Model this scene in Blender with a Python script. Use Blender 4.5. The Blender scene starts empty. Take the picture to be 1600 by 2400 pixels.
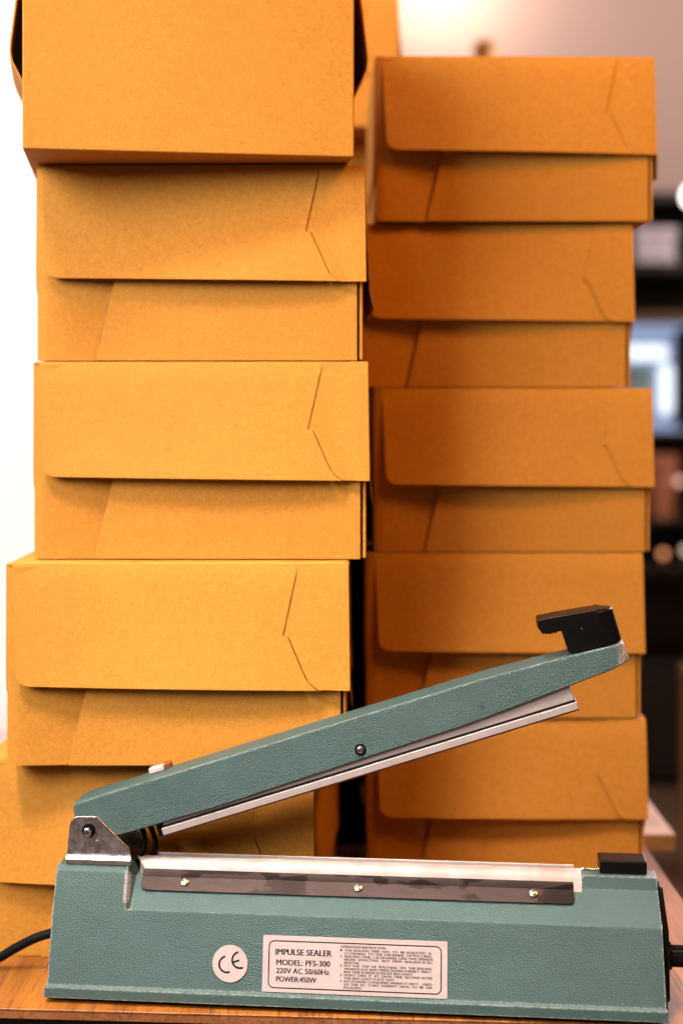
import bpy, bmesh, math, random
from mathutils import Vector, Matrix
random.seed(7)
C = bpy.context.scene.collection
SC = bpy.context.scene
R = math.radians

# ------------------------------------------------------------------ camera
CAM_Z = 0.4025                      # eye height above the table top (z = 0)
cam = bpy.data.cameras.new('camera')
cam.sensor_fit = 'VERTICAL'
cam.sensor_height = 36.0
cam.sensor_width = 24.0
cam.lens = 50.0
cam.shift_y = -250.0 / 2400.0
cam.clip_start = 0.02
cam.clip_end = 60
cam.dof.use_dof = True
cam.dof.focus_distance = 0.955
cam.dof.aperture_fstop = 3.2
cam_o = bpy.data.objects.new('camera', cam)
C.objects.link(cam_o)
cam_o.location = (0, 0, CAM_Z)
cam_o.rotation_euler = (R(90), 0, 0)
SC.camera = cam_o
SC.render.resolution_x, SC.render.resolution_y = 682, 1024
SC.view_settings.view_transform = 'Standard'
SC.view_settings.look = 'None'
SC.view_settings.exposure = 0.0
SC.view_settings.gamma = 1.0
SC.cycles.use_denoising = True
SC.cycles.max_bounces = 8

# ------------------------------------------------------------------ light
world = bpy.data.worlds.new('World')
SC.world = world
world.use_nodes = True
bg = world.node_tree.nodes['Background']
bg.inputs[0].default_value = (1.0, 0.86, 0.78, 1)
bg.inputs[1].default_value = 0.03


def area(name, loc, target, sx, sy, watts, col):
    l = bpy.data.lights.new(name, 'AREA')
    l.shape = 'RECTANGLE'
    l.size, l.size_y = sx, sy
    l.energy = watts
    l.color = col
    o = bpy.data.objects.new(name, l)
    C.objects.link(o)
    o.location = loc
    o.rotation_euler = (Vector(target) - Vector(loc)).to_track_quat('-Z', 'Y').to_euler()
    return o


area('window_light', (-1.08, -0.08, 1.22), (-0.1, 1.05, 0.68), 1.1, 0.9, 62, (1.0, 0.96, 0.93))
area('room_light', (0.70, 0.55, 1.45), (0.14, 1.2, 0.5), 0.45, 0.45, 17.0, (1.0, 0.42, 0.045))
ceil = area('ceiling_light', (-0.40, 0.25, 1.95), (0.0, 0.91, 0.05), 0.4, 0.4, 2.9, (1.0, 0.90, 0.87))
ceil.data.spread = R(24)
area('front_fill', (-0.25, -1.5, 0.05), (0.0, 0.95, 0.15), 1.5, 1.3, 1.7, (1.0, 0.80, 0.72))  # added fill panel behind the camera for the metal to reflect; no window
area('wall_fill', (-0.70, 1.15, 1.9), (-0.25, 1.75, 0.6), 0.5, 0.3, 21, (1.0, 0.93, 0.86))  # extra lamp added to brighten the white wall, no fitting stands here


area('side_window', (1.25, 2.7, 0.85), (0.28, 1.3, 0.0), 0.7, 0.7, 50, (1.0, 0.82, 0.80))


def point(name, loc, watts, col, rad):
    l = bpy.data.lights.new(name, 'POINT')
    l.energy, l.color, l.shadow_soft_size = watts, col, rad
    o = bpy.data.objects.new(name, l)
    C.objects.link(o)
    o.location = loc
    return o


point('back_wall_lamp', (0.34, 4.90, 1.98), 14, (1.0, 0.86, 0.70), 0.08)
area('back_room_light', (1.6, 3.0, 2.3), (0.9, 5.0, 1.2), 0.8, 0.8, 36, (1.0, 0.84, 0.79))

# ------------------------------------------------------------------ materials


class NT:
    def __init__(s, name):
        s.m = bpy.data.materials.new(name)
        s.m.use_nodes = True
        s.t = s.m.node_tree
        s.n = s.t.nodes
        s.p = s.n['Principled BSDF']

    def add(s, typ, **kw):
        n = s.n.new(typ)
        for k, v in kw.items():
            if k.startswith('i_'):
                n.inputs[k[2:].replace('_', ' ')].default_value = v
            else:
                setattr(n, k, v)
        return n

    def link(s, a, b):
        s.t.links.new(a, b)

    def ramp(s, src, stops):
        r = s.add('ShaderNodeValToRGB')
        e = r.color_ramp.elements
        while len(e) < len(stops):
            e.new(0.5)
        for q, (p, c) in zip(e, stops):
            q.position = p
            q.color = (*c, 1) if len(c) == 3 else c
        s.link(src, r.inputs[0])
        return r

    def mix(s, fac, a, b, mode='MIX'):
        n = s.add('ShaderNodeMix', data_type='RGBA', blend_type=mode)
        for v, i in ((fac, 0), (a, 6), (b, 7)):
            if hasattr(v, 'is_output') or hasattr(v, 'links'):
                s.link(v, n.inputs[i])
            elif isinstance(v, (int, float)):
                n.inputs[i].default_value = v
            else:
                n.inputs[i].default_value = (*v, 1)
        return n.outputs[2]

    def coords(s, scale=(1, 1, 1), rand=True):
        tc = s.add('ShaderNodeTexCoord')
        mp = s.add('ShaderNodeMapping')
        mp.inputs['Scale'].default_value = scale
        s.link(tc.outputs['Object'], mp.inputs['Vector'])
        if rand:
            oi = s.add('ShaderNodeObjectInfo')
            mu = s.add('ShaderNodeMath', operation='MULTIPLY')
            mu.inputs[1].default_value = 37.0
            s.link(oi.outputs['Random'], mu.inputs[0])
            s.link(mu.outputs[0], mp.inputs['Location'])
        return mp.outputs[0]

    def noise(s, vec, scale, detail=3, rough=0.55):
        n = s.add('ShaderNodeTexNoise')
        n.inputs['Scale'].default_value = scale
        n.inputs['Detail'].default_value = detail
        n.inputs['Roughness'].default_value = rough
        s.link(vec, n.inputs['Vector'])
        return n.outputs[0]

    def bump(s, h, dist, strength=1.0):
        b = s.add('ShaderNodeBump')
        b.inputs['Strength'].default_value = strength
        b.inputs['Distance'].default_value = dist
        s.link(h, b.inputs['Height'])
        s.link(b.outputs[0], s.p.inputs['Normal'])
        return b


def simple(name, col, rough=0.5, metal=0.0, spec=0.5, bump=None, var=0.0):
    k = NT(name)
    k.p.inputs['Base Color'].default_value = (*col, 1)
    k.p.inputs['Roughness'].default_value = rough
    k.p.inputs['Metallic'].default_value = metal
    k.p.inputs['Specular IOR Level'].default_value = spec
    if bump or var:
        v = k.coords()
        if var:
            n = k.noise(v, 60, 4)
            r = k.ramp(n, [(0.3, tuple(c * (1 - var) for c in col)), (0.7, tuple(min(1, c * (1 + var)) for c in col))])
            k.link(r.outputs[0], k.p.inputs['Base Color'])
        if bump:
            n = k.noise(v, bump[0], 3)
            k.bump(n, bump[1])
    return k.m


def kraft():
    k = NT('kraft_card')
    v = k.coords((1, 1, 1))
    fine = k.noise(v, 900, 4, 0.7)
    mid = k.noise(v, 260, 5, 0.65)
    big = k.noise(v, 14, 2)
    vf = k.coords((1, 1, 6))
    fib = k.noise(vf, 420, 3, 0.6)
    base = k.ramp(mid, [(0.3, (0.465, 0.188, 0.020)), (0.7, (0.545, 0.232, 0.029))]).outputs[0]
    f = k.ramp(fine, [(0.30, (0.66, 0.60, 0.52)), (0.60, (1, 1, 1))]).outputs[0]
    base = k.mix(0.75, base, f, 'MULTIPLY')
    f2 = k.ramp(fib, [(0.3, (0.88, 0.86, 0.82)), (0.6, (1, 1, 1))]).outputs[0]
    base = k.mix(0.7, base, f2, 'MULTIPLY')
    f3 = k.ramp(big, [(0.3, (0.93, 0.92, 0.90)), (0.7, (1, 1, 1))]).outputs[0]
    base = k.mix(0.8, base, f3, 'MULTIPLY')
    # sparse dark flecks of bark in the paper
    vo = k.add('ShaderNodeTexVoronoi')
    vo.inputs['Scale'].default_value = 75
    k.link(v, vo.inputs['Vector'])
    sp = k.ramp(vo.outputs['Distance'], [(0.035, (1, 1, 1)), (0.06, (0, 0, 0))]).outputs[0]
    sel = k.add('ShaderNodeSeparateColor')
    k.link(vo.outputs['Color'], sel.inputs[0])
    gt = k.add('ShaderNodeMath', operation='GREATER_THAN')
    gt.inputs[1].default_value = 0.80
    k.link(sel.outputs[0], gt.inputs[0])
    mu = k.add('ShaderNodeMath', operation='MULTIPLY')
    k.link(sp, mu.inputs[0])
    k.link(gt.outputs[0], mu.inputs[1])
    mu2 = k.add('ShaderNodeMath', operation='MULTIPLY')
    mu2.inputs[1].default_value = 0.75
    k.link(mu.outputs[0], mu2.inputs[0])
    base = k.mix(mu2.outputs[0], base, (0.16, 0.07, 0.02))
    k.link(base, k.p.inputs['Base Color'])
    k.p.inputs['Roughness'].default_value = 0.78
    k.p.inputs['Specular IOR Level'].default_value = 0.25
    add = k.add('ShaderNodeMath', operation='ADD')
    k.link(fine, add.inputs[0])
    k.link(big, add.inputs[1])
    k.bump(add.outputs[0], 0.00022, 0.6)
    return k.m


def teal():
    k = NT('teal_texture_paint')
    v = k.coords((1, 1, 1), rand=False)
    n1 = k.noise(v, 1350, 2, 0.5)
    n2 = k.noise(v, 60, 3)
    n3 = k.noise(v, 2600, 2)
    base = k.ramp(n2, [(0.3, (0.025, 0.060, 0.053)), (0.7, (0.032, 0.072, 0.064))]).outputs[0]
    # rubbed edges: where a wide-radius normal differs from the true one
    bv = k.add('ShaderNodeBevel', samples=6)
    bv.inputs['Radius'].default_value = 0.0017
    ge = k.add('ShaderNodeNewGeometry')
    dp = k.add('ShaderNodeVectorMath', operation='DOT_PRODUCT')
    k.link(bv.outputs[0], dp.inputs[0])
    k.link(ge.outputs['Normal'], dp.inputs[1])
    inv = k.add('ShaderNodeMath', operation='SUBTRACT')
    inv.inputs[0].default_value = 1.0
    k.link(dp.outputs['Value'], inv.inputs[1])
    sc = k.add('ShaderNodeMath', operation='MULTIPLY')
    sc.inputs[1].default_value = 8.0
    k.link(inv.outputs[0], sc.inputs[0])
    nr = k.ramp(k.noise(v, 420, 3, 0.7), [(0.42, (0, 0, 0)), (0.62, (1, 1, 1))]).outputs[0]
    wm = k.add('ShaderNodeMath', operation='MULTIPLY', use_clamp=True)
    k.link(sc.outputs[0], wm.inputs[0])
    k.link(nr, wm.inputs[1])
    base = k.mix(wm.outputs[0], base, (0.62, 0.56, 0.52))
    # paint rubbed through to metal on the arm's tip and on the corner of the hinge block
    xyz = k.add('ShaderNodeSeparateXYZ')
    k.link(v, xyz.inputs[0])

    def soft(sock, a, b):
        m = k.add('ShaderNodeMapRange', interpolation_type='SMOOTHSTEP')
        m.inputs[1].default_value, m.inputs[2].default_value = a, b
        k.link(sock, m.inputs[0])
        return m.outputs[0]

    def mul(*ss):
        out = ss[0]
        for q in ss[1:]:
            m = k.add('ShaderNodeMath', operation='MULTIPLY')
            k.link(out, m.inputs[0])
            k.link(q, m.inputs[1])
            out = m.outputs[0]
        return out
    tip = mul(soft(xyz.outputs[0], .3825, .3875), soft(xyz.outputs[2], .225, .228))
    cor = mul(soft(xyz.outputs[0], .0505, .0518), soft(xyz.outputs[0], .0552, .0540), soft(xyz.outputs[2], .0635, .066), soft(xyz.outputs[2], .0845, .0825), soft(xyz.outputs[1], .026, .020))
    nz = k.ramp(k.noise(v, 700, 3, 0.7), [(0.36, (0, 0, 0)), (0.52, (1, 1, 1))]).outputs[0]
    both = k.add('ShaderNodeMath', operation='ADD', use_clamp=True)
    k.link(tip, both.inputs[0])
    k.link(cor, both.inputs[1])
    base = k.mix(mul(both.outputs[0], nz), base, (0.30, 0.25, 0.23))
    # a dark scuff half way along the arm
    sc_ = k.add('ShaderNodeVectorMath', operation='DISTANCE')
    k.link(v, sc_.inputs[0])
    sc_.inputs[1].default_value = (.2938, .027, .1995)
    base = k.mix(mul(soft(sc_.outputs['Value'], .0032, .0008), nz), base, (0.012, 0.022, 0.02))
    # tiny dark specks of grime
    gr = k.ramp(k.noise(v, 190, 2), [(0.70, (0, 0, 0)), (0.76, (1, 1, 1))]).outputs[0]
    base = k.mix(gr, base, (0.05, 0.09, 0.085))
    k.link(base, k.p.inputs['Base Color'])
    k.p.inputs['Roughness'].default_value = 0.42
    k.p.inputs['Specular IOR Level'].default_value = 0.6
    ad = k.add('ShaderNodeMath', operation='MULTIPLY_ADD')
    ad.inputs[1].default_value = 0.25
    k.link(n3, ad.inputs[0])
    k.link(n1, ad.inputs[2])
    k.bump(ad.outputs[0], 0.0011, 0.85)
    return k.m


def wood(name, dark, light, pore=(0.05, 0.018, 0.006), rough=0.42):
    k = NT(name)
    v = k.coords((1, 0.055, 1), rand=False)
    n1 = k.noise(v, 55, 5, 0.6)
    n2 = k.noise(v, 260, 4, 0.65)
    v2 = k.coords((1, 0.035, 1), rand=False)
    n3 = k.noise(v2, 420, 3, 0.6)
    base = k.ramp(n1, [(0.3, dark), (0.72, light)]).outputs[0]
    g = k.ramp(n2, [(0.3, (0.62, 0.55, 0.5)), (0.6, (1, 1, 1))]).outputs[0]
    base = k.mix(0.8, base, g, 'MULTIPLY')
    p = k.ramp(n3, [(0.555, (0, 0, 0)), (0.63, (1, 1, 1))]).outputs[0]
    pm_ = k.add('ShaderNodeMath', operation='MULTIPLY')
    pm_.inputs[1].default_value = 0.7
    k.link(p, pm_.inputs[0])
    base = k.mix(pm_.outputs[0], base, pore)
    k.link(base, k.p.inputs['Base Color'])
    k.p.inputs['Roughness'].default_value = rough
    k.bump(n2, 0.0003, 0.5)
    return k.m


def chrome(name, col, rough, scratch=0.5):
    k = NT(name)
    v = k.coords((1, 1, 1), rand=False)
    n = k.noise(v, 130, 5, 0.7)
    c = k.ramp(n, [(0.3, tuple(x * (1 - 0.45 * scratch) for x in col)), (0.62, col)]).outputs[0]
    k.link(c, k.p.inputs['Base Color'])
    k.p.inputs['Metallic'].default_value = 1.0
    r = k.ramp(n, [(0.3, (rough * 1.6,) * 3), (0.7, (rough * 0.7,) * 3)]).outputs[0]
    k.link(r, k.p.inputs['Roughness'])
    n2 = k.noise(v, 320, 3)
    k.bump(n2, 0.00025 * scratch, 0.8)
    return k.m


def plate_metal():
    k = NT('stained_steel')
    v = k.coords((1, 1, 1), rand=False)
    v2 = k.coords((1, 1, 3), rand=False)
    n = k.noise(v2, 26, 3, 0.5)
    tide = k.ramp(n, [(0.36, (0.023, 0.016, 0.0135)), (0.50, (0.030, 0.021, 0.018)), (0.515, (0.011, 0.0078, 0.0068)), (0.7, (0.008, 0.006, 0.005))]).outputs[0]
    k.link(tide, k.p.inputs['Base Color'])
    k.p.inputs['Metallic'].default_value = 1.0
    r = k.ramp(n, [(0.44, (0.52,) * 3), (0.505, (0.58,) * 3), (0.515, (0.46,) * 3)]).outputs[0]
    k.link(r, k.p.inputs['Roughness'])
    k.bump(k.noise(v, 500, 2), 0.0001, 0.5)
    return k.m


def emit(name, col, strength):
    k = NT(name)
    k.p.inputs['Base Color'].default_value = (0, 0, 0, 1)
    k.p.inputs['Emission Color'].default_value = (*col, 1)
    k.p.inputs['Emission Strength'].default_value = strength
    return k.m


def teflon():
    k = NT('woven_ptfe')
    tc = k.coords((1, 1, 1), rand=False)
    ck = k.add('ShaderNodeTexChecker')
    ck.inputs['Scale'].default_value = 1400
    k.link(tc, ck.inputs['Vector'])
    n = k.noise(tc, 45, 3)
    b = k.ramp(n, [(0.35, (0.24, 0.185, 0.155)), (0.6, (0.32, 0.262, 0.232))]).outputs[0]
    b2 = k.mix(0.12, b, ck.outputs[0], 'MULTIPLY')
    k.link(b2, k.p.inputs['Base Color'])
    k.p.inputs['Roughness'].default_value = 0.5
    return k.m


M = dict(
    kraft=kraft(), teal=teal(),
    table=wood('orange_wood', (0.15, 0.042, 0.005), (0.36, 0.128, 0.017)),
    table2=wood('pale_wood', (0.60, 0.47, 0.44), (0.74, 0.60, 0.57)),
    edge=wood('edge_wood', (0.17, 0.055, 0.016), (0.27, 0.100, 0.032)),
    black=simple('black_plastic', (0.004, 0.0036, 0.0034), 0.26, spec=0.10, bump=(900, 0.0001)),
    rubber=simple('black_rubber', (0.003, 0.003, 0.0032), 0.55, spec=0.08, bump=(700, 0.0002)),
    dark=simple('dark_paint', (0.006, 0.006, 0.006), 0.6),
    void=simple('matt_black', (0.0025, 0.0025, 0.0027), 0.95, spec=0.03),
    chrome=chrome('worn_chrome', (0.72, 0.62, 0.58), 0.26, 1.0),
    steel=chrome('bright_steel', (0.80, 0.73, 0.68), 0.22, 0.4),
    plate=plate_metal(),
    alu=simple('anodised_aluminium', (0.47, 0.385, 0.355), 0.45, 0.55, var=0.10, bump=(500, 0.0001)),
    silicone=simple('brown_silicone', (0.34, 0.16, 0.07), 0.6),
    teflon=teflon(),
    label=simple('label_paper', (0.35, 0.272, 0.25), 0.5, var=0.05, bump=(260, 0.0003)),
    ink=simple('printing_ink', (0.006, 0.0055, 0.0055), 0.8, spec=0.08),
    white=simple('white_plastic', (0.40, 0.345, 0.31), 0.4),
    amber=simple('amber_plastic', (0.14, 0.045, 0.012), 0.3),
    wall=simple('white_paint', (0.86, 0.80, 0.755), 0.7, bump=(120, 0.0006)),
    mauve=simple('mauve_paint', (0.66, 0.46, 0.40), 0.75, bump=(80, 0.001)),
    floor=wood('floor_wood', (0.20, 0.12, 0.075), (0.30, 0.19, 0.12)),
    cabinet=simple('dark_cabinet', (0.018, 0.014, 0.012), 0.55),
    board=simple('brown_board', (0.13, 0.075, 0.045), 0.6, var=0.2),
    grey=simple('grey_card', (0.66, 0.60, 0.66), 0.6, var=0.1),
    terracotta=simple('terracotta', (0.62, 0.25, 0.14), 0.6, var=0.1),
    pink=simple('pink_enamel', (0.66, 0.38, 0.30), 0.5),
    tan=simple('tan_wood', (0.50, 0.30, 0.17), 0.5, var=0.15),
    honey=simple('honey_wood', (0.60, 0.30, 0.07), 0.45, var=0.15),
    tube=emit('lit_tube', (0.84, 0.92, 1.0), 1.5),
    glint_pink=emit('glint_pink', (1.0, 0.55, 0.42), 1.6),
    glint_orange=emit('glint_orange', (1.0, 0.36, 0.16), 1.5),
    glint_cream=emit('glint_cream', (1.0, 0.72, 0.52), 1.3),
    globe=emit('lit_globe', (1.0, 0.95, 0.90), 5.0),
    lit=emit('pale_blue_backlight', (0.50, 0.62, 0.95), 0.55),
    teal_grey=simple('grey_green_enamel', (0.24, 0.33, 0.33), 0.5),
)

# ------------------------------------------------------------------ helpers


def finish(name, bm, mat, parent=None, bevel=0.0, seg=2, smooth=False, solid=0.0, angle=30, loc=None):
    bmesh.ops.recalc_face_normals(bm, faces=bm.faces[:])
    me = bpy.data.meshes.new(name)
    bm.to_mesh(me)
    bm.free()
    me.materials.append(mat)
    o = bpy.data.objects.new(name, me)
    C.objects.link(o)
    if parent:
        o.parent = parent
    if loc:
        o.location = loc
    if smooth:
        for p in me.polygons:
            p.use_smooth = True
    if solid:
        s = o.modifiers.new('solid', 'SOLIDIFY')
        s.thickness = solid
        s.offset = 1
        e = o.modifiers.new('split', 'EDGE_SPLIT')
        e.split_angle = R(40)
        e.use_edge_sharp = False
    if bevel:
        b = o.modifiers.new('bevel', 'BEVEL')
        b.width = bevel
        b.segments = seg
        b.limit_method = 'ANGLE'
        b.angle_limit = R(angle)
        b.harden_normals = True
        for p in me.polygons:
            p.use_smooth = True
    return o


def bx(bm, x0, x1, y0, y1, z0, z1):
    v = [bm.verts.new((x, y, z)) for x in (x0, x1) for y in (y0, y1) for z in (z0, z1)]
    for f in ((0, 1, 3, 2), (4, 6, 7, 5), (0, 4, 5, 1), (2, 3, 7, 6), (0, 2, 6, 4), (1, 5, 7, 3)):
        bm.faces.new([v[i] for i in f])


def box(name, x0, x1, y0, y1, z0, z1, mat, parent=None, bevel=0.0, seg=2):
    bm = bmesh.new()
    bx(bm, x0, x1, y0, y1, z0, z1)
    return finish(name, bm, mat, parent, bevel, seg)


def prism(name, pts, y0, y1, mat, parent=None, bevel=0.0, seg=2, axis='y', smooth=False):
    """outline in x-z (axis y) or y-z (axis x) pulled out between two coordinates"""
    bm = bmesh.new()
    rings = []
    for y in (y0, y1):
        rings.append([bm.verts.new((p[0], y, p[1]) if axis == 'y' else (y, p[0], p[1])) for p in pts])
    bm.faces.new(rings[0])
    bm.faces.new(rings[1][::-1])
    n = len(pts)
    for i in range(n):
        bm.faces.new((rings[0][i], rings[0][(i + 1) % n], rings[1][(i + 1) % n], rings[1][i]))
    return finish(name, bm, mat, parent, bevel, seg, smooth)


def lathe(name, prof, mat, parent=None, axis='z', loc=(0, 0, 0), n=24, smooth=True):
    """prof: (radius, height) pairs turned about an axis; closed when radius 0 at the ends"""
    bm = bmesh.new()
    rings = []
    for r, h in prof:
        ring = []
        for i in range(n):
            a = 2 * math.pi * i / n
            c, s = r * math.cos(a), r * math.sin(a)
            ring.append(bm.verts.new({'z': (c, s, h), 'y': (c, h, s), 'x': (h, c, s)}[axis]))
        rings.append(ring)
    for a, b in zip(rings, rings[1:]):
        for i in range(n):
            bm.faces.new((a[i], a[(i + 1) % n], b[(i + 1) % n], b[i]))
    bm.faces.new(rings[0])
    bm.faces.new(rings[-1][::-1])
    bmesh.ops.remove_doubles(bm, verts=bm.verts[:], dist=1e-7)
    o = finish(name, bm, mat, parent, smooth=False, loc=loc)
    if smooth:
        for p in o.data.polygons:
            p.use_smooth = True
        o.data.set_sharp_from_angle(angle=R(40))
    return o


def tube(name, pts, rad, mat, parent=None, n=12, sub=8):
    """round tube through points (Catmull-Rom)"""
    P = [Vector(p) for p in pts]
    P = [P[0] * 2 - P[1]] + P + [P[-1] * 2 - P[-2]]
    path = []
    for i in range(1, len(P) - 2):
        for k in range(sub):
            t = k / sub
            a, b, c, d = P[i - 1], P[i], P[i + 1], P[i + 2]
            path.append(0.5 * ((2 * b) + (c - a) * t + (2 * a - 5 * b + 4 * c - d) * t * t + (3 * b - a - 3 * c + d) * t ** 3))
    path.append(P[-2])
    bm = bmesh.new()
    rings = []
    up = Vector((0, 0, 1))
    for i, q in enumerate(path):
        d = (path[min(i + 1, len(path) - 1)] - path[max(i - 1, 0)]).normalized()
        if abs(d.dot(up)) > 0.95:
            up = Vector((0, 1, 0))
        s = d.cross(up).normalized()
        t = s.cross(d)
        rings.append([bm.verts.new(q + rad * (s * math.cos(2 * math.pi * j / n) + t * math.sin(2 * math.pi * j / n))) for j in range(n)])
    for a, b in zip(rings, rings[1:]):
        for i in range(n):
            bm.faces.new((a[i], a[(i + 1) % n], b[(i + 1) % n], b[i]))
    bm.faces.new(rings[0])
    bm.faces.new(rings[-1][::-1])
    return finish(name, bm, mat, parent, smooth=True)


def thing(name, label, cat, loc=(0, 0, 0), rz=0.0, group=None):
    o = bpy.data.objects.new(name, None)
    o.empty_display_size = 0.02
    C.objects.link(o)
    o.location = loc
    o.rotation_euler = (0, 0, rz)
    o['label'] = label
    o['category'] = cat
    if group:
        o['group'] = group
    return o


def struct(o):
    o['kind'] = 'structure'
    return o


# ------------------------------------------------------------------ setting
FLOOR = -0.75
struct(box('floor', -3.5, 4.5, -2.0, 5.6, FLOOR - 0.05, FLOOR, M['floor']))
w = box('back_wall', -2.0, 4.5, 5.2, 5.3, FLOOR, 3.2, M['mauve'])
w['label'] = 'mauve pink painted wall far behind the box stacks'
w['category'] = 'wall'
w = box('white_wall', -1.9, 0.0, 1.80, 1.90, FLOOR, 2.3, M['wall'])
w['label'] = 'bright white wall at the left edge behind the stacked boxes'
w['category'] = 'wall'

# the work table, its front edge a little askew, and a paler one butted to its back
t = thing('work_table', 'orange brown wooden table top under the sealer and the boxes', 'table', (0, 1.1, 0))


def ty(x):
    return 0.9355 - 0.06 * x


def quad_slab(name, corners, z0, z1, mat, parent, off, bevel=0.0006):
    bm = bmesh.new()
    lo = [bm.verts.new((x, y - off, z0)) for x, y in corners]
    hi = [bm.verts.new((x, y - off, z1)) for x, y in corners]
    bm.faces.new(lo[::-1])
    bm.faces.new(hi)
    for i in range(4):
        bm.faces.new((lo[i], lo[(i + 1) % 4], hi[(i + 1) % 4], hi[i]))
    return finish(name, bm, mat, parent, bevel, 2)


XR = 0.278
quad_slab('table_top', [(-0.95, ty(-0.95)), (XR, ty(XR)), (XR - 0.002, 1.332), (-0.95, 1.332)], -0.0012, 0, M['table'], t, 1.1, 0.0004)
quad_slab('edge_board', [(-0.9495, ty(-0.95) + .0004), (XR - .0004, ty(XR) + .0004), (XR - 0.0024, 1.3316), (-0.9495, 1.3316)], -0.0066, -0.0012, M['edge'], t, 1.1, 0.0)
quad_slab('apron', [(-0.92, ty(-0.92) + .02), (XR - .02, ty(XR) + .02), (XR - 0.02, 1.31), (-0.92, 1.31)], -0.07, -0.0066, M['dark'], t, 1.1, 0.0)
for lx, ly in ((-0.90, 1.03), (0.23, 0.96), (-0.90, 1.28), (0.23, 1.28)):
    box('leg', lx - .02, lx + .02, ly - 1.1 - .02, ly - 1.1 + .02, FLOOR, -0.07, M['dark'], t)
t = thing('side_table', 'pale pinkish table behind the work table at right', 'table', (0, 1.55, 0))
box('table_top', -0.95, 0.3127, -0.216, 0.21, -0.016, 0, M['table2'], t, 0.001)
for lx, ly in ((-0.90, -0.15), (0.25, -0.15), (-0.90, 0.15), (0.25, 0.15)):
    box('leg', lx - .02, lx + .02, ly - .02, ly + .02, FLOOR, -0.016, M['dark'], t)

# ------------------------------------------------------------------ folded kraft boxes


def sheet(rows_l, rows_r, yfun, zrows, nx=14, ts=None):
    """grid between a left and right edge, x from edge to edge, y from yfun(s, t)"""
    bm = bmesh.new()
    g = []
    n = len(zrows)
    for i, z in enumerate(zrows):
        row = []
        for j in range(nx + 1):
            s = j / nx
            x = rows_l[i] * (1 - s) + rows_r[i] * s
            row.append(bm.verts.new((x, yfun(x, s, ts[i] if ts else i / (n - 1)), z)))
        g.append(row)
    for i in range(n - 1):
        for j in range(nx):
            bm.faces.new((g[i][j], g[i + 1][j], g[i + 1][j + 1], g[i][j + 1]))
    return bm


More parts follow.
